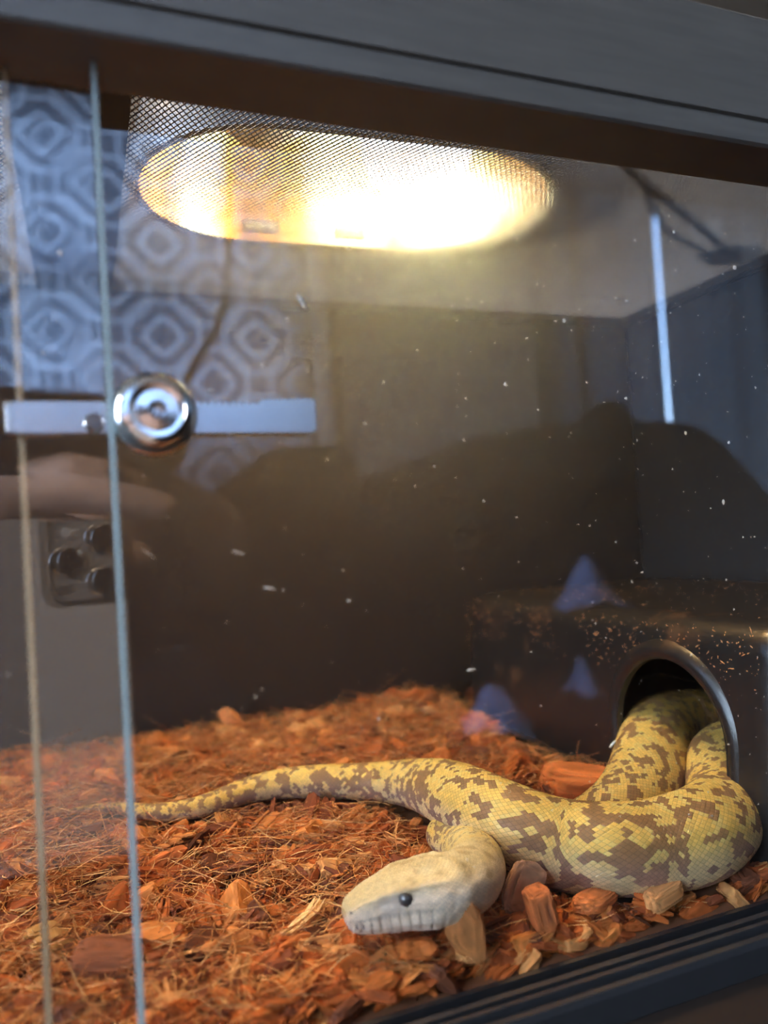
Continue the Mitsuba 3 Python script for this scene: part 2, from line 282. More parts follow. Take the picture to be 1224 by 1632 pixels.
# ------------------------------------------------------------------ heat lamp on the screen
k = 'heat_lamp'
tag(k, 'long oval double dome heat lamp glowing on top of the screen', 'lamp')
LX, LY, LZ, LA = 0.1235, 0.1385, 0.158, math.radians(-3)
def stadium(hl, r, n=24):
    a = np.linspace(-np.pi / 2, np.pi / 2, n)
    p = np.r_[np.c_[hl + r * np.cos(a), r * np.sin(a)], np.c_[-hl - r * np.cos(a), -r * np.sin(a)]]
    return p
def loft(rows, cap=True):
    """rows of (half length, radius, z) outlines joined into one skin"""
    v, f = [], []
    n = 48
    for hl, r, z in rows:
        p = stadium(hl, r)
        v += [[*q, z] for q in p]
    for i in range(len(rows) - 1):
        for j in range(n):
            a, b = i * n + j, i * n + (j + 1) % n
            f += [[a, b, b + n], [a, b + n, a + n]]
    if cap:
        v.append([0, 0, rows[-1][2]]); c = len(v) - 1; o = (len(rows) - 1) * n
        f += [[o + j, o + (j + 1) % n, c] for j in range(n)]
    m = trimesh.Trimesh(np.array(v, float), f, process=False)
    ca, sa = math.cos(LA), math.sin(LA)
    V = m.vertices
    return trimesh.Trimesh(np.c_[LX + ca * V[:, 0] - sa * V[:, 1], LY + sa * V[:, 0] + ca * V[:, 1], LZ + V[:, 2]], m.faces, process=False)
HL, RR = 0.0400, 0.0550
inner = [(HL, RR, 0.0), (HL, RR - 0.0008, 0.012), (HL - 0.001, RR - 0.004, 0.028), (HL - 0.004, RR - 0.011, 0.046), (HL - 0.008, RR - 0.021, 0.060), (HL - 0.012, RR - 0.033, 0.068), (HL - 0.015, RR - 0.044, 0.071)]
outer = [(HL, RR + 0.0035, 0.0), (HL, RR + 0.0035, 0.012)] + [(a, r + 0.0035, z + 0.0025) for a, r, z in inner[2:]]
obj(k + '__reflector', loft(inner), 'm_dome', 'warm metallic reflector inside', smooth=50)
obj(k + '__hood', loft(outer), 'm_shell', smooth=50)
rim_rows = [(HL, RR + 0.0035, 0.0), (HL, RR, 0.0)]
obj(k + '__rim', loft(rim_rows, cap=False), 'm_shell')
def lampw(u, v, w):
    return [LX + math.cos(LA) * u - math.sin(LA) * v, LY + math.sin(LA) * u + math.cos(LA) * v, LZ + w]
def bulb_mesh(R=0.0270):
    prof = [(0, -0.030), (R * 0.55, -0.0285), (R * 0.85, -0.0225), (R, -0.010), (R * 0.97, 0.0), (R * 0.80, 0.012), (R * 0.52, 0.022), (0.0125, 0.031), (0.0120, 0.036), (0.0, 0.036)]
    return trimesh.creation.revolve(np.array(prof), sections=28)
lit = bulb_mesh(); lit.apply_translation(lampw(0.034, -0.002, 0.036))
obj(k + '__bulb', lit, 'm_porcelain', 'glowing bulb', smooth=True)
scene[k + '__bulb']['emitter'] = {'type': 'area', 'radiance': {'type': 'rgb', 'value': list(LAMP)}}
off = bulb_mesh(0.022); off.apply_translation(lampw(-0.040, -0.008, 0.050))
obj(k + '__bulb', off, 'm_porcelain', 'unlit white ceramic heat emitter', smooth=True)
for u, w in ((0.034, 0.072), (-0.040, 0.086)):
    s = trimesh.creation.cylinder(radius=0.0145, height=0.022, sections=24); s.apply_translation(lampw(u, -0.001, w - 0.003))
    obj(k + '__socket', s, 'm_porcelain', smooth=40)
def sticker(key, u, width, height, m, text, lab):
    # on the reflector's far wall, just above the rim
    v0 = RR - 0.0014
    b = B(-width / 2, width / 2, -0.0003, 0.0003, 0, height)
    ms = [(key, b, m)]
    if text:
        tm = meshkit.text_mesh(text, height * 0.55, 0.0003, bold=True)
        tm.apply_translation([-tm.bounds[1][0] / 2, 0, 0]); s = min(1, width * 0.86 / np.ptp(tm.bounds[:, 0]))
        tm.apply_scale([s, s, 1])
        V = tm.vertices
        tm = trimesh.Trimesh(np.c_[-V[:, 0], -0.0003 - V[:, 2], V[:, 1] + height * 0.25], tm.faces[:, ::-1], process=False)
        ms.append((key + '__lettering', tm, 'm_lettering'))
    for kk, m_, mt in ms:
        m_.apply_transform(trimesh.transformations.rotation_matrix(LA, [0, 0, 1]))
        m_.apply_translation(lampw(u, v0, 0.0045))
        obj(kk, m_, mt, lab if kk == key else None)
sticker(k + '__warning_sticker', -0.033, 0.0190, 0.0060, 'm_sticker', 'WARNING', 'small dark sticker with pale capitals')
sticker(k + '__rating_sticker', 0.015, 0.016, 0.0046, 'm_sticker_gold', None, 'small gold sticker')
# power cord lying on the screen
cp = CubicSpline(range(6), [[0.195, 0.045, 0.1590], [0.2105, 0.0634, 0.1588], [0.235, 0.0799, 0.1588], [0.268, 0.098, 0.1588], [0.3074, 0.119, 0.1588], [0.345, 0.141, 0.1588]])(np.linspace(0, 5, 60))
cp2 = CubicSpline(range(5), [[0.246, 0.087, 0.1588], [0.262, 0.101, 0.1588], [0.285, 0.122, 0.1588], [0.315, 0.139, 0.1588], [0.345, 0.150, 0.1588]])(np.linspace(0, 4, 50))
obj('power_cord', cat_([tube(cp, 0.0021, 8), tube(cp2, 0.0018, 8)]), 'm_cord', 'black power cord lying on the screen right of the heat lamp', 'cord', smooth=True)
pl = B(-0.014, 0.014, -0.011, 0.011, 0, 0.016, 0.002); pl.apply_transform(trimesh.transformations.rotation_matrix(0.5, [0, 0, 1])); pl.apply_translation([0.357, 0.153, 0.157])
obj('power_cord__switch', pl, 'm_cord', 'boxy black inline switch')

# ------------------------------------------------------------------ bedding surface
HX0, HX1, HY0, HY1 = 0.230, 0.388, 0.010, 0.262          # the hide's footprint
def height(x, y):
    x, y = np.asarray(x, float), np.asarray(y, float)
    h = -0.1285 + 0.0205 * sstep(0.01, 0.26, y) - 0.003 * sstep(0.03, 0.014, y)
    P = np.stack([x * 28, y * 28, 0 * x], -1)
    h = h + 0.006 * (meshkit.fbm(P, 3, seed=4) - 0.5) * sstep(0.015, 0.05, y)
    h = h + 0.005 * np.exp(-((x - 0.186) / 0.030) ** 2 - ((y - 0.250) / 0.035) ** 2)      # ridge left of the hide
    h = h - 0.016 * np.exp(-((x - 0.226) / 0.013) ** 2) * sstep(0.12, 0.15, y)           # scraped hollow along the hide
    h = h + 0.003 * np.exp(-((x - 0.208) / 0.022) ** 2 - ((y - 0.108) / 0.018) ** 2)     # heap at the foot of the hide
    return h
nx, ny = 260, 96
gx, gy = np.meshgrid(np.linspace(TX0 + 0.006, TX1 - 0.006, nx), np.linspace(0.0150, DEP - 0.001, ny))
gz = height(gx, gy) - 0.004
i, j = np.meshgrid(np.arange(ny - 1), np.arange(nx - 1), indexing='ij')
q = np.stack([i * nx + j, i * nx + j + 1, (i + 1) * nx + j + 1, (i + 1) * nx + j], -1).reshape(-1, 4)
tops = np.stack([gx, gy, gz], -1).reshape(-1, 3)
obj('bedding', (tops, q), 'm_soil', 'dark layer of fine coconut bedding under the chips', kind='stuff', smooth=True)

# ------------------------------------------------------------------ the snake
main = [(-0.012, 0.184, -0.1135, .0006), (-0.0013, 0.1773, -0.1120, .0015), (0.0115, 0.1668, -0.1118, .0026), (0.025, 0.1544, -0.1121, .0038), (0.0418, 0.1516, -0.1118, .0046), (0.0620, 0.1565, -0.1103, .0056),
        (0.0819, 0.1549, -0.1096, .0069), (0.1004, 0.1470, -0.1099, .0077), (0.1182, 0.1375, -0.1105, .0086), (0.1299, 0.1250, -0.1100, .0106), (0.1347, 0.0994, -0.1071, .0130), (0.1367, 0.0703, -0.1059, .0138),
        (0.1428, 0.0537, -0.1092, .0149), (0.1532, 0.0457, -0.1137, .0158), (0.1649, 0.0365, -0.1146, .0158), (0.1817, 0.0335, -0.1165, .0160), (0.1990, 0.0320, -0.1163, .0165), (0.2185, 0.0385, -0.1160, .0158),
        (0.2380, 0.0540, -0.1125, .0140), (0.2500, 0.0680, -0.1050, .0122), (0.2700, 0.0740, -0.1040, .0130), (0.3000, 0.0740, -0.1060, .0145), (0.3220, 0.0950, -0.1090, .0155), (0.3080, 0.1250, -0.1080, .0158),
        (0.2750, 0.1230, -0.1040, .0160), (0.2480, 0.1040, -0.1030, .0162), (0.2310, 0.0880, -0.1062, .0160), (0.2140, 0.0755, -0.1120, .0150), (0.1960, 0.0680, -0.1165, .0130), (0.1770, 0.0680, -0.1210, .0110),
        (0.1560, 0.0770, -0.1250, .0095), (0.1380, 0.0890, -0.1250, .0082), (0.1284, 0.0870, -0.1195, .0078), (0.1275, 0.0745, -0.1177, .0087), (0.1238, 0.0560, -0.1150, .0094), (0.1150, 0.0380, -0.1130, .0098),
        (0.1050, 0.0300, -0.1110, .0100), (0.0960, 0.0285, -0.1105, .0100), (0.0870, 0.0297, -0.1110, .0100), (0.0770, 0.0315, -0.1122, .0100), (0.0676, 0.0330, -0.1135, .0100)]
main = np.array(main)
sp = np.r_[0, np.cumsum(np.linalg.norm(np.diff(main[:, :3], axis=0), axis=1))]
cs, rs = CubicSpline(sp, main[:, :3]), PchipInterpolator(sp, main[:, 3])
SL = sp[-1]
HEADL = 0.050
ss = np.r_[np.linspace(0, SL - HEADL, 420)[:-1], np.linspace(SL - HEADL, SL - 0.003, 130)[:-1], SL - 0.003 + 0.003 * np.sin(np.linspace(0, np.pi / 2, 14))]
C = cs(ss); Tn = cs(ss, 1); Tn /= np.linalg.norm(Tn, axis=1, keepdims=True)
S = np.cross(Tn, [0, 0, 1]); S /= np.linalg.norm(S, axis=1, keepdims=True)
U = np.cross(S, Tn)
r0 = rs(ss)
dh = SL - ss                                                # distance from the snout
hd = np.array([0, .0006, .002, .006, .012, .018, .026, .033, .041, .050])
rw = np.where(dh < HEADL, np.interp(dh, hd, np.array([.0010, .0044, .0060, .0076, .0090, .0104, .0128, .0132, .0114, .0099])), r0 * 1.04)
rt = np.where(dh < HEADL, np.interp(dh, hd, np.array([.0006, .0028, .0040, .0053, .0068, .0080, .0090, .0093, .0093, .0097])), r0)
rb = np.where(dh < HEADL, np.interp(dh, hd, np.array([.0006, .0032, .0048, .0060, .0068, .0076, .0088, .0094, .0094, .0094])), r0 * 0.95)
def smooth1(a, m):
    k_ = np.ones(9) / 9; b = np.convolve(np.pad(a, 4, mode='edge'), k_, 'valid')
    return np.where(m, b, a)
for _ in range(3):
    m_ = (dh < 0.056) & (dh > 0.004)
    rw, rt, rb = smooth1(rw, m_), smooth1(rt, m_), smooth1(rb, m_)
NS = 128
phi = np.linspace(-np.pi, np.pi, NS + 1)                    # 0 = back, the seam runs along the belly
cphi, sphi = np.cos(phi), np.sin(phi)
ex = np.interp(dh, [0, .004, .012, .03, .05], [2.2, 2.7, 2.9, 2.5, 2.0])[:, None]
cx = np.sign(sphi) * np.abs(sphi)[None, :] ** (2 / ex)
cz = np.sign(cphi) * np.abs(cphi)[None, :] ** (2 / ex)
offx = cx * rw[:, None]
offz = np.where(cz > 0, cz * rt[:, None], cz * rb[:, None])
# head relief: mouth line, lip scales, brow, hollows behind the snout
dm = dh[:, None] * 1000
ap = np.degrees(np.abs(phi))[None, :]
hm = sstep(44, 34, dm) if False else np.clip((42 - dm) / 8, 0, 1)
mouth = 127 + 6 * np.sin(np.clip(dm / 34, 0, 1) * np.pi) * 1.0 + np.clip((dm - 20) / 20, 0, 1) * 2
rel = -0.0008 * np.exp(-((ap - mouth) / 2.6) ** 2) * np.clip((32 - dm) / 5, 0, 1)
per = 2.9
groove = np.exp(-((np.mod(dm, per) - per / 2) / 0.30) ** 2)
lipz = (sstep(84, 92, ap) * sstep(140, 132, ap)) * np.clip((30 - dm) / 4, 0, 1)
rel += -0.00042 * groove * lipz
rel += 0.0004 * np.exp(-((ap - 108) / 11) ** 2) * np.clip((30 - dm) / 4, 0, 1) + 0.0002 * np.exp(-((ap - 138) / 6) ** 2) * np.clip((30 - dm) / 4, 0, 1)
rel += 0.0007 * np.exp(-((dm - 18) / 4.5) ** 2 - ((ap - 50) / 12) ** 2)                     # brow above the eye
rel += -0.0006 * np.exp(-((dm - 10.5) / 3.5) ** 2 - ((ap - 72) / 11) ** 2)                  # loreal hollow
rel += 0.0006 * np.exp(-((dm - 31) / 6) ** 2 - ((ap - 78) / 22) ** 2)                       # jaw muscle
rel += -0.0005 * np.exp(-((dm - 37) / 2.0) ** 2 - ((ap - 35) / 16) ** 2) + 0.0004 * np.exp(-((dm - 33) / 2.2) ** 2 - ((ap - 28) / 16) ** 2)   # skin folds on the nape
rel += 0.0007 * np.exp(-((ap - 47) / 9) ** 2) * sstep(2, 8, dm) * sstep(36, 28, dm)                # edge of the flat crown
rel += -0.0005 * np.exp(-((ap - 22) / 12) ** 2 - ((dm - 24) / 7) ** 2) + 0.0003 * np.exp(-(ap / 12) ** 2) * sstep(6, 12, dm) * sstep(34, 26, dm)
P3 = np.stack([dm * 0.42 + 0 * ap, ap * 0.075 + 0 * dm, np.sign(phi)[None, :] * 3 + 0 * dm], -1)
rel += 0.0007 * (meshkit.fbm(P3, 3, 8) - 0.5) * sstep(46, 38, dm) * sstep(0, 4, dm)
rel *= np.clip(dm / 1.2, 0, 1)
offx = offx + rel * np.sin(phi)[None, :]; offz = offz + rel * np.cos(phi)[None, :]
V = C[:, None] + offx[..., None] * S[:, None] + offz[..., None] * U[:, None]
# scale count along the body: whole numbers of scale columns round the trunk, tail and head
S_TAIL = float(sp[8]); S_HEAD = SL - 0.044
def ncol(s): return np.where(s < S_TAIL, 26.0, np.where(s > S_HEAD, 52.0, 52.0))
smid = (ss[1:] + ss[:-1]) / 2
reff = np.maximum(np.interp(smid, ss, np.where(dh < HEADL, 0.0105, r0)), 0.002)
ucum = np.r_[0, np.cumsum(np.diff(ss) / (2 * np.pi * reff / ncol(smid)))]
U_TAIL, U_HEAD = float(np.interp(S_TAIL, ss, ucum)), float(np.interp(S_HEAD, ss, ucum))
UV = np.stack([np.repeat(ucum[:, None], NS + 1, 1), np.repeat((phi / (2 * np.pi))[None], len(ss), 0)], -1).reshape(-1, 2)
n1 = NS + 1
i, j = np.meshgrid(np.arange(len(ss) - 1), np.arange(NS), indexing='ij')
q = np.stack([i * n1 + j, i * n1 + j + 1, (i + 1) * n1 + j + 1, (i + 1) * n1 + j], -1).reshape(-1, 4)
SNV, SNF = V.reshape(-1, 3), np.vstack([q[:, [0, 1, 2]], q[:, [0, 2, 3]]])
U_SNOUT = float(ucum[-1]); UPM = (U_SNOUT - U_HEAD) / (SL - S_HEAD) / 1000   # scale rows per mm on the head
def cells(uv):
    n = dr.select(uv.x < U_TAIL, mi.Float(26), mi.Float(52))
    a, b = uv.x + uv.y * n, uv.x - uv.y * n
    fa, fb = a - dr.floor(a), b - dr.floor(b)
    ca, cb = dr.floor(a) + 0.5, dr.floor(b) + 0.5
    return n, fa, fb, (ca + cb) / 2, (ca - cb) / 2 / n, ca, cb
def snake_col(p, n, uv):
    nc, fa, fb, uc, vc, ca, cb = cells(uv)
    th = vc * 2 * math.pi
    av = dr.abs(vc)
    tail = uv.x < U_TAIL
    k1 = dr.select(tail, mi.Float(0.46), mi.Float(0.42)); k2 = dr.select(tail, mi.Float(1.5), mi.Float(4.4))
    m = N_(uc * k1 + 57.9, 7.1 + k2 * dr.cos(th), 3.7 + k2 * dr.sin(th))
    m = m * 0.58 + 0.42 * N_(uc * k1 * 2.2 + 3.3, 7.1 + 4.1 * dr.cos(th), 9.7 + 4.1 * dr.sin(th))
    rnd = mikit.cell_rand(ca + 500, cb + 500, 3)
    brown = dr.select(m + 0.05 * (rnd - 0.5) > dr.select(tail, mi.Float(0.515), mi.Float(0.534)), mi.Float(1), mi.Float(0))
    belly = mikit.smoothstep(0.40, 0.44, av)
    brown = brown * (1 - belly) * mikit.smoothstep(0.0, 6.0, uv.x)
    flank = mikit.smoothstep(0.17, 0.30, av)
    yellow = mikit.mix((0.65, 0.405, 0.085), (0.57, 0.41, 0.21), flank)
    yellow = yellow * (0.86 + 0.26 * rnd)
    dark = mikit.mix((0.215, 0.105, 0.036), (0.205, 0.108, 0.072), flank) * (0.85 + 0.3 * rnd)
    e = dr.minimum(dr.minimum(fa, 1 - fa), dr.minimum(fb, 1 - fb))
    col = mikit.mix(yellow, dark, brown)
    # pale rim round the blotches
    rim = mikit.smoothstep(0.455, 0.50, m) * (1 - brown)
    col = mikit.mix(col, (0.64, 0.50, 0.17), rim * 0.5 * (1 - flank))
    col = mikit.mix(col, (0.66, 0.56, 0.46), belly)
    col = col * (0.62 + 0.38 * mikit.smoothstep(0.0, 0.12, e))
    # neck and head: cream, yellower on top, a few olive smudges on the nape
    dmm = (U_SNOUT - uv.x) / UPM
    hv = dr.abs(uv.y)
    cream = mikit.mix((0.60, 0.46, 0.23), (0.68, 0.54, 0.39), mikit.smoothstep(0.08, 0.22, hv)) * (0.88 + 0.2 * rnd)
    sm = mikit.smoothstep(0.50, 0.66, F_(p.x * 230, p.y * 230, p.z * 230)) * mikit.smoothstep(12.0, 20.0, dmm)
    cream = mikit.mix(cream, (0.36, 0.23, 0.075), sm * 0.65 * (1 - mikit.smoothstep(0.12, 0.26, hv)))
    cream = mikit.mix(cream, (0.68, 0.57, 0.45), mikit.smoothstep(0.25, 0.31, hv) * (1 - mikit.smoothstep(26.0, 32.0, dmm)) * 0.7)
    lipm = mikit.smoothstep(0.235, 0.255, hv) * (1 - mikit.smoothstep(0.37, 0.39, hv)) * (1 - mikit.smoothstep(26.0, 31.0, dmm))
    cream = cream * (1 - 0.24 * lipm * mikit.smoothstep(0.80, 0.985, -dr.cos(dmm * (2 * math.pi / 2.9))))
    cream = cream * (1 - 0.35 * (1 - mikit.smoothstep(0.004, 0.010, dr.abs(hv - 0.358))) * (1 - mikit.smoothstep(28.0, 33.0, dmm)))
    cream = cream * (1 - 0.22 * (1 - mikit.smoothstep(0.003, 0.009, dr.abs(hv - 0.247))) * (1 - mikit.smoothstep(24.0, 30.0, dmm)))
    grey = (1 - mikit.smoothstep(2.0, 5.0, dr.abs(dmm - 14.0))) * (1 - mikit.smoothstep(0.03, 0.07, dr.abs(hv - 0.20)))
    cream = mikit.mix(cream, (0.42, 0.36, 0.31), grey * 0.55)
    cream = cream * (0.72 + 0.28 * mikit.smoothstep(0.0, 0.16, e))
    nck = mikit.smoothstep(60.0, 44.0, dmm) if False else 1 - mikit.smoothstep(48.0, 62.0, dmm)
    lite = 1 - mikit.smoothstep(62.0, 105.0, dmm)
    col = mikit.mix(col, mi.Color3f(0.60, 0.46, 0.19) * (0.85 + 0.15 * mikit.smoothstep(0.0, 0.14, e)), lite * dr.select(rnd > 0.45, mi.Float(0.8), mi.Float(0.35)))
    return mikit.mix(col, cream, nck)
def snake_bump(p, n, uv):
    nc, fa, fb, uc, vc, ca, cb = cells(uv)
    e = dr.minimum(dr.minimum(fa, 1 - fa), dr.minimum(fb, 1 - fb))
    dome = mikit.smoothstep(0.0, 0.22, e)
    amp = dr.select(uv.x > U_HEAD, mi.Float(0.75), mi.Float(1.0))
    return (dome + 0.35 * (1 - (fa + fb) / 2)) * amp
scene['m_snake'] = {'type': 'twosided', 'bsdf': {'type': 'bumpmap', 'nested_texture': mikit.proc(snake_bump, eps=1.2e-4), 'scale': 0.00020,
                    'bsdf': {'type': 'principled', 'base_color': mikit.proc(snake_col), 'roughness': 0.40, 'specular': 0.5}}}
obj('snake', (SNV, SNF), 'm_snake', 'yellow and brown blotched python with a pale head, lying half inside the black hide', 'snake', smooth=True, uv=UV)
def on_head(d, ang, out=0.0, side=-1):
    """a point on the head's skin: d metres from the snout, ang degrees from the top; side -1 = towards the glass"""
    ii = int(np.argmin(np.abs(dh - d))); jj = int(np.argmin(np.abs(np.degrees(phi) - side * ang)))
    p = V[ii, jj]; nn = p - C[ii]; nn = nn - Tn[ii] * (nn @ Tn[ii]); nn /= np.linalg.norm(nn)
    return p + nn * out, nn, Tn[ii]
for side, key in ((-1, 'snake__eye'), (1, 'snake__eye')):
    p, nn, _ = on_head(0.0185, 66, -0.0011, side)
    e = trimesh.creation.icosphere(subdivisions=4, radius=0.0024); e.apply_translation(p)
    obj(key, e, 'm_eye', 'glossy black eye', smooth=True)
for side in (-1, 1):
    p, nn, tt = on_head(0.0022, 55, -0.0002, side)
    e = trimesh.creation.icosphere(subdivisions=2, radius=0.0005); e.apply_translation(p)
    obj('snake__nostril', e, 'm_pit', smooth=True)
    for d in (0.0030, 0.0050, 0.0072):
        p, nn, tt = on_head(d, 98, -0.00012, side)
        e = trimesh.creation.icosphere(subdivisions=2, radius=0.0005); e.apply_scale([0.6, 0.6, 1.7]); e.apply_translation(p)
        obj('snake__heat_pit', e, 'm_pit', smooth=True)

# ------------------------------------------------------------------ the hide
ZH, ZB = -0.0405, -0.1345
def rounded_shell(off):
    pts = []
    r = 0.015 - off
    for sx in (0, 1):
        for sy in (0, 1):
            for a in np.linspace(0, np.pi / 2, 5):
                for bq in np.linspace(0, 2 * np.pi, 16, endpoint=False):
                    cx_ = (HX0 + 0.015, HX1 - 0.015)[sx]; cy_ = (HY0 + 0.015, HY1 - 0.015)[sy]
                    pts.append([cx_ + r * math.cos(a) * math.cos(bq), cy_ + r * math.cos(a) * math.sin(bq), ZH - 0.013 - off * 0 + (0.013 - off) * math.sin(a)])
            for bq in np.linspace(0, 2 * np.pi, 16, endpoint=False):
                pts.append([(HX0 + 0.015 - 0.004, HX1 - 0.015 + 0.004)[sx] + (r + 0.0) * math.cos(bq), (HY0 + 0.015, HY1 - 0.015)[sy] + r * math.sin(bq), ZB - off])
    return manifold3d.Manifold.hull_points(np.array(pts))
def to_tm(m):
    mm = m.to_mesh(); return trimesh.Trimesh(mm.vert_properties[:, :3], mm.tri_verts, process=True)
AY0, AY1, AZ = 0.0405, 0.1060, -0.0600
def arch_poly(g=0.0, zb=-0.20, n=28):
    yc, hw = (AY0 + AY1) / 2, (AY1 - AY0) / 2 + g
    a = np.linspace(0, np.pi, n)
    return [(yc + hw * math.cos(x), AZ - (AY1 - AY0) / 2 + (hw + 0.0) * math.sin(x)) for x in a] + [(yc - hw, zb), (yc + hw, zb)]
def prism_x(poly, x0, x1):
    m = extr_x(Polygon(poly), x0, x1)
    m.merge_vertices(); m.fix_normals()
    return manifold3d.Manifold(manifold3d.Mesh(np.array(m.vertices, np.float32), np.array(m.faces, np.uint32)))
hide = rounded_shell(0.0) - rounded_shell(0.003) - prism_x(arch_poly(), HX0 - 0.03, HX0 + 0.02)
obj('hide_box', to_tm(hide), 'm_hide', 'black plastic hide box with an arched entrance, dusted with peat', 'hide box', smooth=35)
rim = []
ar = np.array(arch_poly(0.0)[:28]); 
arp = np.vstack([[ar[0][0], -0.1345], ar, [ar[-1][0], -0.1345]])
yc = (AY0 + AY1) / 2
sect = [(-0.0006, 0.0), (-0.0028, 0.0010), (-0.0036, 0.0032), (-0.0030, 0.0056), (-0.0012, 0.0078), (0.0006, 0.0090)]   # (out of the face, away from the opening)
vs = []
for kq, (yy, zz) in enumerate(arp):
    c0 = np.array([yc, AZ - (AY1 - AY0) / 2]); dvec = np.array([yy, max(zz, c0[1])]) - np.array([yc, c0[1]]); dvec /= np.linalg.norm(dvec) + 1e-9
    for (xo, gg) in sect:
        vs.append([HX0 + 0.001 + xo - 0.0005, yy + dvec[0] * gg, zz + dvec[1] * gg])
ns = len(sect); fs = []
for a in range(len(arp) - 1):
    for b in range(ns - 1):
        p0 = a * ns + b; fs += [[p0, p0 + 1, p0 + ns + 1], [p0, p0 + ns + 1, p0 + ns]]
obj('hide_box__arch_rim', trimesh.Trimesh(np.array(vs), fs, process=False), 'm_hide', 'raised rounded rim of the arch', smooth=True)
obj('hide_box__foot_flange', extr_x(Polygon([(AY1 + 0.004, -0.1185), (HY1, -0.1140), (HY1, -0.1340), (AY1 + 0.004, -0.1340)]), HX0 - 0.009, HX0 + 0.004), 'm_hide')

# crumbs stuck to the hide
def crumbs(pts, nrm, r0, r1, seed):
    g = np.random.default_rng(seed); vv, ff = [], []; k_ = 0
    for p, nn in zip(pts, nrm):
        r = g.uniform(r0, r1); L = r * g.choice([1, 1.5, 4], p=[.6, .3, .1])
        ax = g.normal(size=3); ax -= nn * (ax @ nn) * 0.8; ax /= np.linalg.norm(ax); b = np.cross(nn, ax)
        q_ = np.array([p + ax * L, p + b * r, p - ax * L, p - b * r, p + nn * r * 0.9])
        vv.append(q_); ff += [[k_, k_ + 1, k_ + 4], [k_ + 1, k_ + 2, k_ + 4], [k_ + 2, k_ + 3, k_ + 4], [k_ + 3, k_, k_ + 4]]; k_ += 5
    return trimesh.Trimesh(np.vstack(vv), ff, process=False)
pts = []
while len(pts) < 950:
    yy, zz = rng.uniform(HY0 + 0.012, HY1 - 0.004), -0.115 + 0.072 * rng.random() ** 0.8
    if Polygon(arch_poly(0.004)).contains(Point(yy, zz)): continue
    if meshkit.noise(np.array([yy * 60, zz * 60, 0]), 5) < 0.33: continue
    pts.append([HX0 - 0.0005 - 0.0038 * 0 + 0.0000, yy, zz])
pts = np.array(pts)
tt_ = []
for _ in range(160): tt_.append([rng.uniform(HX0 + 0.012, HX0 + 0.14), rng.uniform(HY0 + 0.02, HY1 - 0.01), ZH])
cr = cat_([crumbs(pts, np.tile([-1., 0, 0.], (len(pts), 1)), 0.00014, 0.00048, 1), crumbs(np.array(tt_), np.tile([0, 0, 1.], (160, 1)), 0.0002, 0.0005, 2)])
mat('m_crumb', base_color=(0.50, 0.22, 0.08), roughness=0.9)
obj('hide_box__peat_crumbs', cr, 'm_crumb', 'orange brown peat crumbs stuck to the plastic', kind='stuff')

# ------------------------------------------------------------------ coconut husk chips
PAL = np.array([(0.46, 0.135, 0.030), (0.39, 0.100, 0.023), (0.26, 0.064, 0.017), (0.52, 0.190, 0.048), (0.15, 0.040, 0.014), (0.56, 0.270, 0.09), (0.42, 0.115, 0.026), (0.10, 0.032, 0.013)])
def strand_chip(g, base, L=1.0, Wd=0.5, Th=0.28, n=13, fray=0.35):
    vv, ff, cc = [], [], []; k_ = 0
    bend = g.uniform(-0.25, 0.25, 2)
    for s in range(n):
        rr = math.sqrt(g.random()); a = g.uniform(0, 2 * np.pi)
        oy, oz = rr * math.cos(a) * Wd / 2, rr * math.sin(a) * Th / 2
        l = L * g.uniform(1 - fray, 1.0 + fray * 0.4) / 2; x0 = g.normal() * fray * 0.15 * L
        xs = np.linspace(-l, l, 4) + x0
        w = Wd / math.sqrt(n) * g.uniform(0.55, 1.1); h_ = Th / math.sqrt(n) * g.uniform(0.8, 1.4)
        P = np.c_[xs, oy + bend[0] * xs ** 2 / L + g.normal(0, 0.015, 4) * L, oz + bend[1] * xs ** 2 / L + g.normal(0, 0.012, 4) * L]
        tap = np.array([0.45, 1, 1, 0.4])
        tone = base * g.uniform(0.65, 1.35)
        for x, tpr in zip(P, tap):
            for (sy, sz) in ((-1, -1), (1, -1), (1, 1), (-1, 1)):
                vv.append(x + np.array([0, sy * w / 2 * tpr * g.uniform(.7, 1.2), sz * h_ / 2 * tpr * g.uniform(.7, 1.2)])); cc.append(tone * g.uniform(.85, 1.15))
        for m_ in range(3):
            for e_ in range(4):
                a0, a1 = k_ + m_ * 4 + e_, k_ + m_ * 4 + (e_ + 1) % 4
                ff += [[a0, a1, a1 + 4], [a0, a1 + 4, a0 + 4]]
        ff += [[k_, k_ + 2, k_ + 1], [k_, k_ + 3, k_ + 2], [k_ + 12, k_ + 13, k_ + 14], [k_ + 12, k_ + 14, k_ + 15]]
        k_ += 16
    return np.array(vv), np.array(ff), np.clip(np.array(cc), 0, 1)
ICO = trimesh.creation.icosphere(subdivisions=3)
ICO2 = trimesh.creation.icosphere(subdivisions=2)
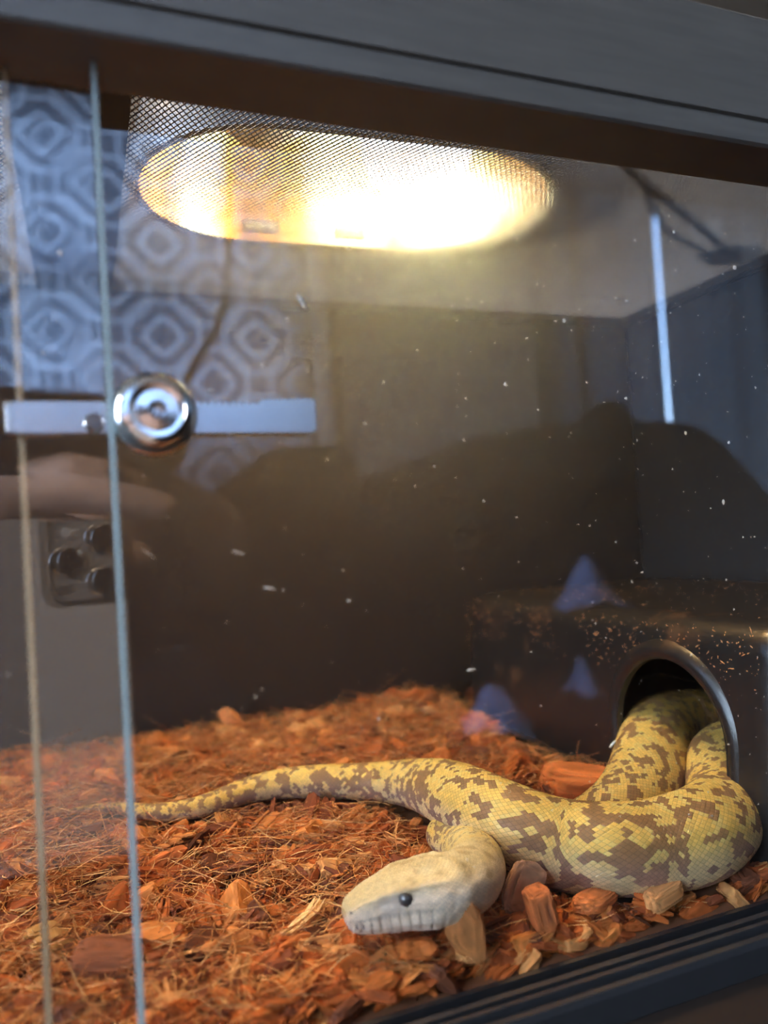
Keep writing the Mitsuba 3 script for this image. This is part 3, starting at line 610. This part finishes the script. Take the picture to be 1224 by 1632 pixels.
def block_chip(g, base, L=1.0, Wd=0.6, Th=0.35, sub=ICO2, rough=0.22):
    p = np.array(sub.vertices)
    e = g.uniform(0.45, 0.75)
    q_ = np.sign(p) * np.abs(p) ** e
    seed = int(g.integers(1e6))
    n1_ = meshkit.fbm(p * 1.7 + 9, 3, seed) - 0.5
    st = meshkit.fbm(np.c_[p[:, 0] * 1.2, p[:, 1] * 7, p[:, 2] * 7] + 5, 2, seed + 3) - 0.5
    q_ = q_ * (1 + rough * 2.2 * n1_ + rough * 1.2 * st)[:, None]
    q_[:, 0] += 0.25 * g.normal() * q_[:, 1] + 0.12 * (meshkit.noise(np.c_[q_[:, 1] * 5, q_[:, 2] * 5, q_[:, 0] * 0], seed + 5) - .5)
    col = base[None] * (1 + 1.5 * st + 0.5 * n1_)[:, None]
    return q_ * np.array([L, Wd, Th]) / 2, np.array(sub.faces), np.clip(col, 0.01, 1)
g = np.random.default_rng(11)
PROTO = []
for i in range(40):
    b = PAL[i % 8]
    if i % 5 < 3: PROTO.append(strand_chip(g, b, 1.0, g.uniform(.35, .75), g.uniform(.16, .38), int(g.integers(11, 17)), g.uniform(.15, .5)))
    else: PROTO.append(block_chip(g, b, 1.0, g.uniform(.5, .85), g.uniform(.22, .5)))
PROTO = [(v, f, np.clip(c * [0.80, 0.74, 0.72], 0, 1)) for v, f, c in PROTO]
PROTO_PLY = [mikit.ply((v, f), 'm_husk', smooth=False, color=c) for v, f, c in PROTO]
from scipy.spatial import cKDTree
tree = cKDTree(SNV[::7]); rad_all = None
def clear_of_snake(p, d):
    return tree.query(p)[0] > d
place = []
FW = np.array([0.364, 0.931, 0.032])
NCH = 5600
while len(place) < NCH:
    x = rng.uniform(TX0 + 0.012, TX1 - 0.012) if rng.random() < 0.25 else rng.uniform(-0.09, 0.245)
    y = rng.uniform(0.019, DEP - 0.007)
    if len(place) < 450: x, y = rng.uniform(-0.04, 0.235), rng.uniform(0.0185, 0.034)
    if HX0 - 0.004 < x < HX1 + 0.006 and HY0 + 0.008 < y < HY1 + 0.004 and not (x < 0.26 and AY0 < y < AY1): continue
    if 0.213 < x < 0.240 and y > 0.122 and rng.random() < 0.9: continue
    L = float(np.clip(rng.lognormal(math.log(0.0095), 0.36), 0.005, 0.021))
    lay = rng.random()
    z = float(height(x, y)) - 0.004 + 0.005 * lay
    if not clear_of_snake([x, y, z], 0.32 * L + 0.001): continue
    if x > 0.10 and y < 0.05 and z > -0.127: z = -0.127
    if y < 0.026: L = min(L, 0.0075 + (y - 0.0185) * 0.6)
    yaw = rng.uniform(0, 2 * np.pi)
    if y < 0.03: yaw = rng.normal(0, 0.25) + (np.pi if rng.random() < 0.5 else 0); L = float(rng.uniform(0.007, 0.014))
    tilt = rng.normal(0, 0.35); roll = rng.normal(0, 0.5)
    place.append((x, y, z, L, yaw, tilt, roll, int(rng.integers(len(PROTO)))))
def M(x, y, z, L, yaw, tilt, roll, _=0):
    R = trimesh.transformations.euler_matrix(roll, tilt, yaw, 'sxyz')
    R[:3, :3] *= L; R[:3, 3] = [x, y, z]
    return R
def vis(c):
    d = np.array(c[:3]) - [0, -0.195, 0]; dep = d @ FW
    rt_ = np.array([0.93, -0.362, -0.062]); up_ = np.array([0.046, -0.052, 0.998])
    px, py = 612 + 1228 * (d @ rt_) / dep, 816 - 1228 * (d @ up_) / dep
    inside = 10 < px < 1200 and 1100 < py < 1600
    return (c[3] / dep) * (1.0 if inside else 0.05) * (0.55 + 0.45 * sstep(-0.004, 0.001, c[2] - height(c[0], c[1])))
order = sorted(range(len(place)), key=lambda i: -vis(place[i]))
NAMED = 280
for i in order[:NAMED]:
    c = place[i]
    col = ('orange', 'rust red', 'dark red brown', 'light orange', 'very dark brown', 'tan', 'burnt orange', 'blackish brown')[c[7] % 8]
    frm = 'stringy' if c[7] % 5 < 3 else 'blocky'
    obj('husk_chip', {**PROTO_PLY[c[7]], 'to_world': T(M(*c))}, None, f'{frm} {col} coconut husk chip lying loose among the others', 'husk chip', f'{frm} {col} husk chips on the terrarium floor')
vv, ff, cc, k_ = [], [], [], 0
for i in order[NAMED:]:
    c = place[i]; v, f, col = PROTO[c[7]]; m = M(*c)
    vv.append(v @ m[:3, :3].T + m[:3, 3]); ff.append(f + k_); cc.append(col); k_ += len(v)
obj('husk_chip_bed', trimesh.Trimesh(np.vstack(vv), np.vstack(ff), process=False), 'm_husk', 'bed of many smaller orange coconut husk chips', kind='stuff', color=np.vstack(cc))
# fibres
vv, ff, cc, k_ = [], [], [], 0
NF = 15000; cnt = 0
while cnt < NF:
    x = rng.uniform(TX0 + 0.012, TX1 - 0.012) if rng.random() < 0.15 else rng.uniform(-0.09, 0.24)
    y = rng.uniform(0.018, DEP - 0.006)
    if HX0 - 0.004 < x < HX1 and HY0 - 0.004 < y < HY1: continue
    L = float(np.clip(rng.lognormal(math.log(0.011), 0.5), 0.004, 0.042)); a = rng.uniform(0, 2 * np.pi); up = abs(rng.normal(0, 0.28))
    tq = np.linspace(-0.5, 0.5, 5); bend = rng.normal(0, 0.5); b2 = rng.normal(0, 0.25)
    P = np.c_[x + L * (tq * math.cos(a) - bend * tq ** 2 * math.sin(a)), y + L * (tq * math.sin(a) + bend * tq ** 2 * math.cos(a)), np.zeros(5)]
    P[:, 2] = height(x, y) + 0.0015 + rng.uniform(-0.003, 0.003) + L * (tq + 0.5) * up * 0.6 + b2 * L * (tq ** 2 - .25) * 0.4
    if P[:, 1].min() < 0.0165 or P[:, 1].max() > DEP - 0.002: continue
    if tree.query(P)[0].min() < 0.003: continue
    r = rng.uniform(0.00009, 0.00022) * (1.5 if rng.random() < 0.06 else 1)
    m = tube(P, r * np.array([.7, 1, 1, 1, .5]), 3, caps=False)
    tone = np.array([(0.55, 0.26, 0.085), (0.62, 0.36, 0.15), (0.44, 0.16, 0.05), (0.30, 0.11, 0.04)][int(rng.choice(4, p=[.4, .2, .3, .1]))]) * rng.uniform(.8, 1.15)
    vv.append(m.vertices); ff.append(m.faces + k_); cc.append(np.tile(np.clip(tone, 0, 1), (len(m.vertices), 1))); k_ += len(m.vertices); cnt += 1
obj('coconut_fibers', trimesh.Trimesh(np.vstack(vv), np.vstack(ff), process=False), 'm_husk', 'loose thin coconut fibres strewn over the chips', kind='stuff', color=np.vstack(cc))
# chips that stand out
def special(kind, x, y, z, dims, rot, base, label, n=22, seed=0, fray=0.2):
    g = np.random.default_rng(seed); base = np.array(base)
    v, f, c = block_chip(g, base, *dims, sub=ICO, rough=0.13) if kind == 'block' else strand_chip(g, base, *dims, n=n, fray=fray)
    R = trimesh.transformations.euler_matrix(*[math.radians(a) for a in rot], 'sxyz'); v = v @ R[:3, :3].T + [x, y, z]
    obj('husk_chip', mikit.ply((v, f), 'm_husk', smooth=False, color=c), None, label, 'husk chip')
special('block', 0.1010, 0.0185, -0.1180, (0.0190, 0.0125, 0.0060), (8, 84, 72), (0.27, 0.10, 0.030), 'upright brown chip standing in front of the snake cheek', seed=21)
special('block', 0.1305, 0.0330, -0.1195, (0.017, 0.013, 0.0035), (70, -50, 20), (0.28, 0.15, 0.085), 'flat grey brown chip leaning on edge right of the snake head', seed=2)
special('block', 0.1300, 0.0225, -0.1215, (0.0145, 0.0105, 0.008), (20, 75, 10), (0.30, 0.085, 0.026), 'dark red brown chunk standing below the belly of the snake', seed=3)
special('strand', 0.0625, 0.0560, -0.1235, (0.020, 0.005, 0.003), (0, -8, 38), (0.62, 0.38, 0.16), 'long tan splinter pointing up left of the snout', 14, 4, 0.12)
special('block', 0.0010, 0.0600, -0.1235, (0.022, 0.014, 0.012), (10, 5, -15), (0.16, 0.050, 0.020), 'large dark brown chunk low behind the glass edge', seed=5)
special('strand', -0.0150, 0.0760, -0.1205, (0.017, 0.015, 0.004), (35, 15, 60), (0.52, 0.30, 0.12), 'pale fan shaped fibrous chip left of the dark chunk', 26, 6, 0.25)
special('block', 0.2030, 0.1030, -0.1175, (0.036, 0.024, 0.018), (0, 5, -35), (0.46, 0.130, 0.035), 'big orange chunk at the foot of the hide behind the snake', seed=7)
special('block', 0.0760, 0.2650, -0.1020, (0.014, 0.011, 0.009), (30, 40, 20), (0.50, 0.20, 0.07), 'angular orange chip standing against the back panel', seed=8)
special('strand', 0.1850, 0.2200, -0.1030, (0.012, 0.007, 0.004), (0, 10, 20), (0.60, 0.32, 0.13), 'pale chip on top of the ridge at the back', 14, 9)
special('block', 0.1520, 0.0245, -0.1245, (0.018, 0.009, 0.006), (10, 5, 25), (0.42, 0.125, 0.036), 'reddish chip lying by the front rail under the thickest coil', seed=10)
special('block', 0.1760, 0.0190, -0.1255, (0.017, 0.008, 0.007), (0, -5, 12), (0.50, 0.22, 0.075), 'light orange chip lying on the front rail right of the middle', seed=12)

# ------------------------------------------------------------------ husk bits and dust on the glass
for i, (x, z, L, a, lab) in enumerate(((0.0377, -0.0018, 0.0032, -0.3, 'tan flake stuck to the glass level with the phone camera'), (0.0455, -0.0118, 0.0030, -0.25, 'tan flake stuck to the glass right of the phone'), (0.0590, 0.0665, 0.0042, -1.0, 'long straw coloured flake stuck to the glass above the lock bar'),
                                       (0.1040, -0.0405, 0.0028, 0.05, 'pale flake stuck to the glass left of the hide'), (0.1520, -0.0695, 0.0030, 0.6, 'short flake stuck to the glass in front of the hide'), (0.0150, -0.0005, 0.0040, -0.7, 'thin curved fibre stuck to the glass beside the fingertips'))):
    tq = np.linspace(-.5, .5, 5)
    P = np.c_[x + L * tq * math.cos(a), np.full(5, PR + 0.0005), z + L * tq * math.sin(a) - 0.1 * L * tq ** 2]
    v = tube(P, L * (0.05 if i == 5 else 0.15) * np.array([.6, 1, .9, 1, .5]), 6)
    obj('husk_flake', v, 'm_lettering', lab, 'husk flake', smooth=50)
vv = []
DU = trimesh.creation.icosphere(subdivisions=1)
while len(vv) < 700:
    x, z = rng.uniform(-0.03, 0.30), rng.uniform(-0.10, 0.11)
    if rng.random() > 0.25 + 0.75 * sstep(0.02, 0.25, x): continue
    r = float(np.clip(rng.lognormal(math.log(0.00013), 0.6), 0.00005, 0.00055)); m = DU.copy()
    m.apply_scale(r * np.array([rng.uniform(.7, 1.8), 0.5, rng.uniform(.7, 1.8)])); m.apply_translation([x, PR + (0.0004 if x > 0 else -0.0003), z]); vv.append(m)
obj('dust', cat_(vv), 'm_dust', 'fine pale dust specks on the glass doors', kind='stuff')

# ------------------------------------------------------------------ the phone in front of the glass
k = 'phone'
tag(k, 'phone in a grey stitched leather case, seen mirrored in the glass door', 'phone')
PY = -0.197
px0, px1, pz0, pz1 = -0.0610, 0.0192, -0.1430, 0.0185
body = sbox(px0, pz0, px1, pz1).buffer(-0.004).buffer(0.004)
cut = sbox(-0.0165, -0.0245, 0.0235, 0.030).buffer(-0.009).buffer(0.009)
case = body.difference(cut)
obj(k + '__leather_case', extr_y(case, PY - 0.0050, PY - 0.0010), 'm_leather', 'grey leather case with a scooped camera cut-out', smooth=30)
obj(k + '__body', extr_y(body.buffer(-0.0012), PY - 0.0115, PY - 0.0042), 'm_graphite')
bump = sbox(-0.0140, -0.0215, 0.0185, 0.0165).buffer(-0.008).buffer(0.008)
mat('m_island', base_color=(0.26, 0.25, 0.23), roughness=0.3)
mat('m_ring', base_color=(0.22, 0.21, 0.20), metallic=1.0, roughness=0.25)
obj(k + '__camera_bump', extr_y(bump, PY - 0.0046, PY - 0.0026), 'm_island', 'dark square camera island')
for (x, z, R) in ((-0.0058, -0.0026, 0.0070), (0.0100, 0.0078, 0.0070), (0.0100, -0.0130, 0.0070)):
    ring = lathe([(R - 0.0009, 0), (R, 0), (R, 0.0016), (R - 0.0006, 0.0020), (R - 0.0012, 0.0018), (R - 0.0013, 0.0010)], 40, True).apply_translation([x, PY - 0.0026, z])
    ln = obj(k + '__camera_lens', lathe([(0, 0.0010), (R - 0.0011, 0.0010), (R - 0.0011, 0.0)], 40, True).apply_translation([x, PY - 0.0026, z]), 'm_lens', 'black glass lens')
    obj(ln + '__ring', ring, 'm_ring', smooth=40)
for (x, z, R) in ((-0.0046, 0.0110, 0.0024), (-0.0078, -0.0158, 0.0022)):
    obj(k + '__flash' if z > 0 else k + '__depth_sensor', lathe([(0, 0.0008), (R * .8, 0.0008), (R, 0.0)], 28, True).apply_translation([x, PY - 0.0026, z]), 'm_thread' if z > 0 else 'm_lens', smooth=40)
st = []
for off in (0.0016, 0.0030):
    line = case.buffer(-off).exterior
    for s in np.arange(0, line.length, 0.0024):
        p, q_ = np.array(line.interpolate(s).coords[0]), np.array(line.interpolate(min(s + 0.0015, line.length)).coords[0])
        st.append(tube([[p[0], PY - 0.0009, p[1]], [q_[0], PY - 0.0009, q_[1]]], 0.00022, 4))
obj(k + '__stitching', cat_(st), 'm_thread', 'fine pale double stitching', kind='stuff')

# ------------------------------------------------------------------ the person behind the phone
def hull_body(bones, refine, it=12):
    """bones: ((x, y, z, r), (x, y, z, r)); one smooth skin round them all"""
    def ball(p): return manifold3d.Manifold.sphere(p[3], 20).translate(p[:3])
    m = manifold3d.Manifold.batch_boolean([manifold3d.Manifold.batch_hull([ball(a), ball(b)]) for a, b in bones], manifold3d.OpType.Add)
    tm = to_tm(m.refine_to_length(refine))
    tm.merge_vertices(); trimesh.smoothing.filter_taubin(tm, iterations=it)
    return tm
HY = -0.235
HO = np.array([-0.036, 0.0, -0.042])
def hd_(x, y, z, r): return (x + HO[0], y + HO[1], z + HO[2], r)
head, chest, hip = hd_(0.035, -0.47, 0.085, 0.082), (0.22, -0.62, -0.04, 0.125), (0.63, -0.72, 0.012, 0.133)
wrist, elbow, shoulder = (-0.105, -0.232, 0.022, 0.026), (-0.235, -0.46, -0.143, 0.040), (0.10, -0.60, -0.03, 0.060)
palm = (-0.060, -0.226, 0.026, 0.017)
skin = [(hd_(0.030, -0.392, 0.072, 0.010), hd_(0.032, -0.400, 0.092, 0.008)), ((*head[:3], 0.078), hd_(0.030, -0.420, 0.050, 0.055)), ((*head[:3], 0.06), (0.10, -0.55, 0.0, 0.055)), (wrist, palm), (palm, (-0.030, -0.222, 0.026, 0.0135)), (palm, (-0.034, -0.224, 0.010, 0.012)), (wrist, (*elbow[:3], 0.035))]
def finger(*js):
    return list(zip(js[:-1], js[1:]))
skin += finger((-0.040, -0.221, 0.030, 0.0110), (0.000, -0.2165, 0.0310, 0.0098), (0.024, -0.2135, 0.0270, 0.0090), (0.0395, -0.2115, 0.0225, 0.0082))        # index, laid along the top edge
skin += finger((-0.040, -0.226, 0.020, 0.0100), (-0.004, -0.2205, 0.0120, 0.0085), (0.014, -0.2165, 0.0040, 0.0078), (0.0265, -0.2135, -0.0020, 0.0072))      # middle, behind the phone, its tip past the edge
skin += finger((-0.046, -0.230, 0.008, 0.0095), (-0.014, -0.2260, -0.006, 0.0082), (0.002, -0.2230, -0.016, 0.0076), (0.012, -0.2200, -0.024, 0.0068))
skin += finger((-0.052, -0.232, -0.002, 0.0085), (-0.026, -0.2290, -0.018, 0.0072), (-0.012, -0.2260, -0.028, 0.0066), (-0.004, -0.2240, -0.035, 0.0060))
skin += finger((-0.072, -0.224, 0.016, 0.0125), (-0.070, -0.2130, -0.006, 0.0100), (-0.067, -0.2050, -0.026, 0.0088))                                         # thumb, along the side of the case
fine = hull_body(skin, 0.006, 8)
obj('person', fine, 'm_skin', 'person in dark clothes lying behind the phone and holding it, seen mirrored in the glass', 'person', smooth=True)
hair = [(hd_(-0.005, -0.425, 0.135, 0.034), hd_(0.085, -0.43, 0.130, 0.034)), (hd_(-0.025, -0.43, 0.10, 0.025), hd_(-0.005, -0.425, 0.135, 0.034)), (hd_(0.035, -0.485, 0.100, 0.078), hd_(0.040, -0.500, 0.085, 0.078)),
        (hd_(0.035, -0.47, 0.115, 0.062), hd_(0.00, -0.49, 0.085, 0.070)), (hd_(0.05, -0.54, 0.06, 0.07), hd_(0.035, -0.50, 0.09, 0.075))]
obj('person__hair', hull_body(hair, 0.014), 'm_hair', 'dark hair', smooth=True)
for ex_ in (-0.002, 0.062):
    e = trimesh.creation.icosphere(subdivisions=3, radius=0.0115); e.apply_translation([ex_ + HO[0], -0.403 + HO[1], 0.094 + HO[2]])
    obj('person__eye', e, 'm_lens', 'dark eye', smooth=True)
cl = [(shoulder, chest), (chest, (0.30, -0.64, -0.063, 0.125)), ((0.30, -0.64, -0.063, 0.125), (0.46, -0.70, -0.02, 0.13)), ((0.46, -0.70, -0.02, 0.13), (0.54, -0.70, 0.0, 0.135)), ((0.54, -0.70, 0.0, 0.135), hip), ((0.22, -0.62, -0.085, 0.11), (0.48, -0.70, -0.075, 0.12)), ((0.48, -0.70, -0.075, 0.12), (0.63, -0.72, -0.073, 0.12)), (chest, (0.22, -0.62, -0.085, 0.11)), ((0.10, -0.60, -0.03, 0.06), (0.20, -0.57, 0.055, 0.045)), ((0.20, -0.57, 0.055, 0.045), (0.256, -0.60, 0.075, 0.030)),
      ((*shoulder[:3], 0.058), (*elbow[:3], 0.048)), ((*elbow[:3], 0.048), (-0.125, -0.262, 0.002, 0.034))]
obj('person__hoodie', hull_body(cl, 0.018), 'm_hoodie', 'dark hooded jumper with a loose sleeve', smooth=True)
tr = [((*hip[:3], 0.135), (0.80, -0.70, 0.03, 0.116)), ((0.80, -0.70, 0.03, 0.116), (0.92, -0.60, -0.12, 0.075)), ((0.92, -0.60, -0.12, 0.075), (1.15, -0.85, -0.143, 0.05)), ((0.70, -0.72, 0.100, 0.055), (0.728, -0.72, 0.145, 0.036)), ((0.63, -0.72, -0.07, 0.12), (0.80, -0.70, -0.06, 0.11)), ((*hip[:3], 0.12), (0.95, -0.85, -0.113, 0.08)), ((0.95, -0.85, -0.113, 0.08), (1.30, -0.95, -0.143, 0.05))]
obj('person__trousers', hull_body(tr, 0.02), 'm_trousers', 'dark trousers', smooth=True)
k = 'added_lamp'  # unseen lamp, added to brighten the phone and the curtain
tag(k, 'round white globe lamp added out of view to light the phone and curtain', 'lamp')
globe = trimesh.creation.icosphere(subdivisions=3, radius=0.10); globe.apply_translation([-0.45, 0.35, 0.85])
obj(k + '__globe', globe, 'm_porcelain', smooth=True)
scene[k + '__globe']['emitter'] = {'type': 'area', 'radiance': {'type': 'rgb', 'value': [135.0, 106.0, 74.0]}}
obj(k + '__stem', tube([[-0.45, 0.35, 0.965], [-0.45, 0.35, Z1]], 0.008, 12), 'm_steel')
# the bed and the bits of blue cloth on it
obj('bed', B(-0.85, 1.75, -1.40, -0.30, -0.52, -0.193, 0.05), 'm_duvet', 'low bed with a dark duvet in front of the terrarium', 'bed', smooth=30)
obj('bed__base', B(-0.83, 1.73, -1.38, -0.32, Z0, -0.52), 'm_cabinet')
def crumple(cx, cy, cz, w, d, hh, seed, rot=0, peak=0.0):
    n = 26
    u, v = np.meshgrid(np.linspace(-1, 1, n), np.linspace(-1, 1, n))
    r2 = u ** 2 + v ** 2
    z = hh * np.exp(-r2 * 1.6) + hh * 0.35 * (meshkit.fbm(np.stack([u * 2.2, v * 2.2, 0 * u], -1) + seed, 3, seed) - 0.5)
    ca, sa = math.cos(rot), math.sin(rot)
    X, Y = u * w / 2, v * d / 2
    P = np.stack([cx + ca * X - sa * Y, cy + sa * X + ca * Y, cz + z], -1).reshape(-1, 3)
    i, j = np.meshgrid(np.arange(n - 1), np.arange(n - 1), indexing='ij')
    q = np.stack([i * n + j, i * n + j + 1, (i + 1) * n + j + 1, (i + 1) * n + j], -1).reshape(-1, 4)
    top_ = trimesh.Trimesh(P, np.vstack([q[:, [0, 1, 2]], q[:, [0, 2, 3]]]), process=False)
    return top_
obj('blue_cloth', crumple(0.530, -0.525, -0.100, 0.085, 0.05, 0.058, 3), 'm_bluecloth', 'pale blue cloth standing in a peak, mirrored above the top of the hide', 'cloth', smooth=True)
obj('blue_cloth', crumple(0.497, -0.50, -0.186, 0.024, 0.05, 0.042, 8), 'm_bluecloth', 'small pale blue scrap of cloth mirrored in front of the arch', 'cloth', smooth=True)
obj('blue_cloth', crumple(0.350, -0.43, -0.190, 0.062, 0.05, 0.050, 5, 0.4), 'm_bluecloth', 'crumpled pale blue cloth mirrored at the left foot of the hide', 'cloth', smooth=True)
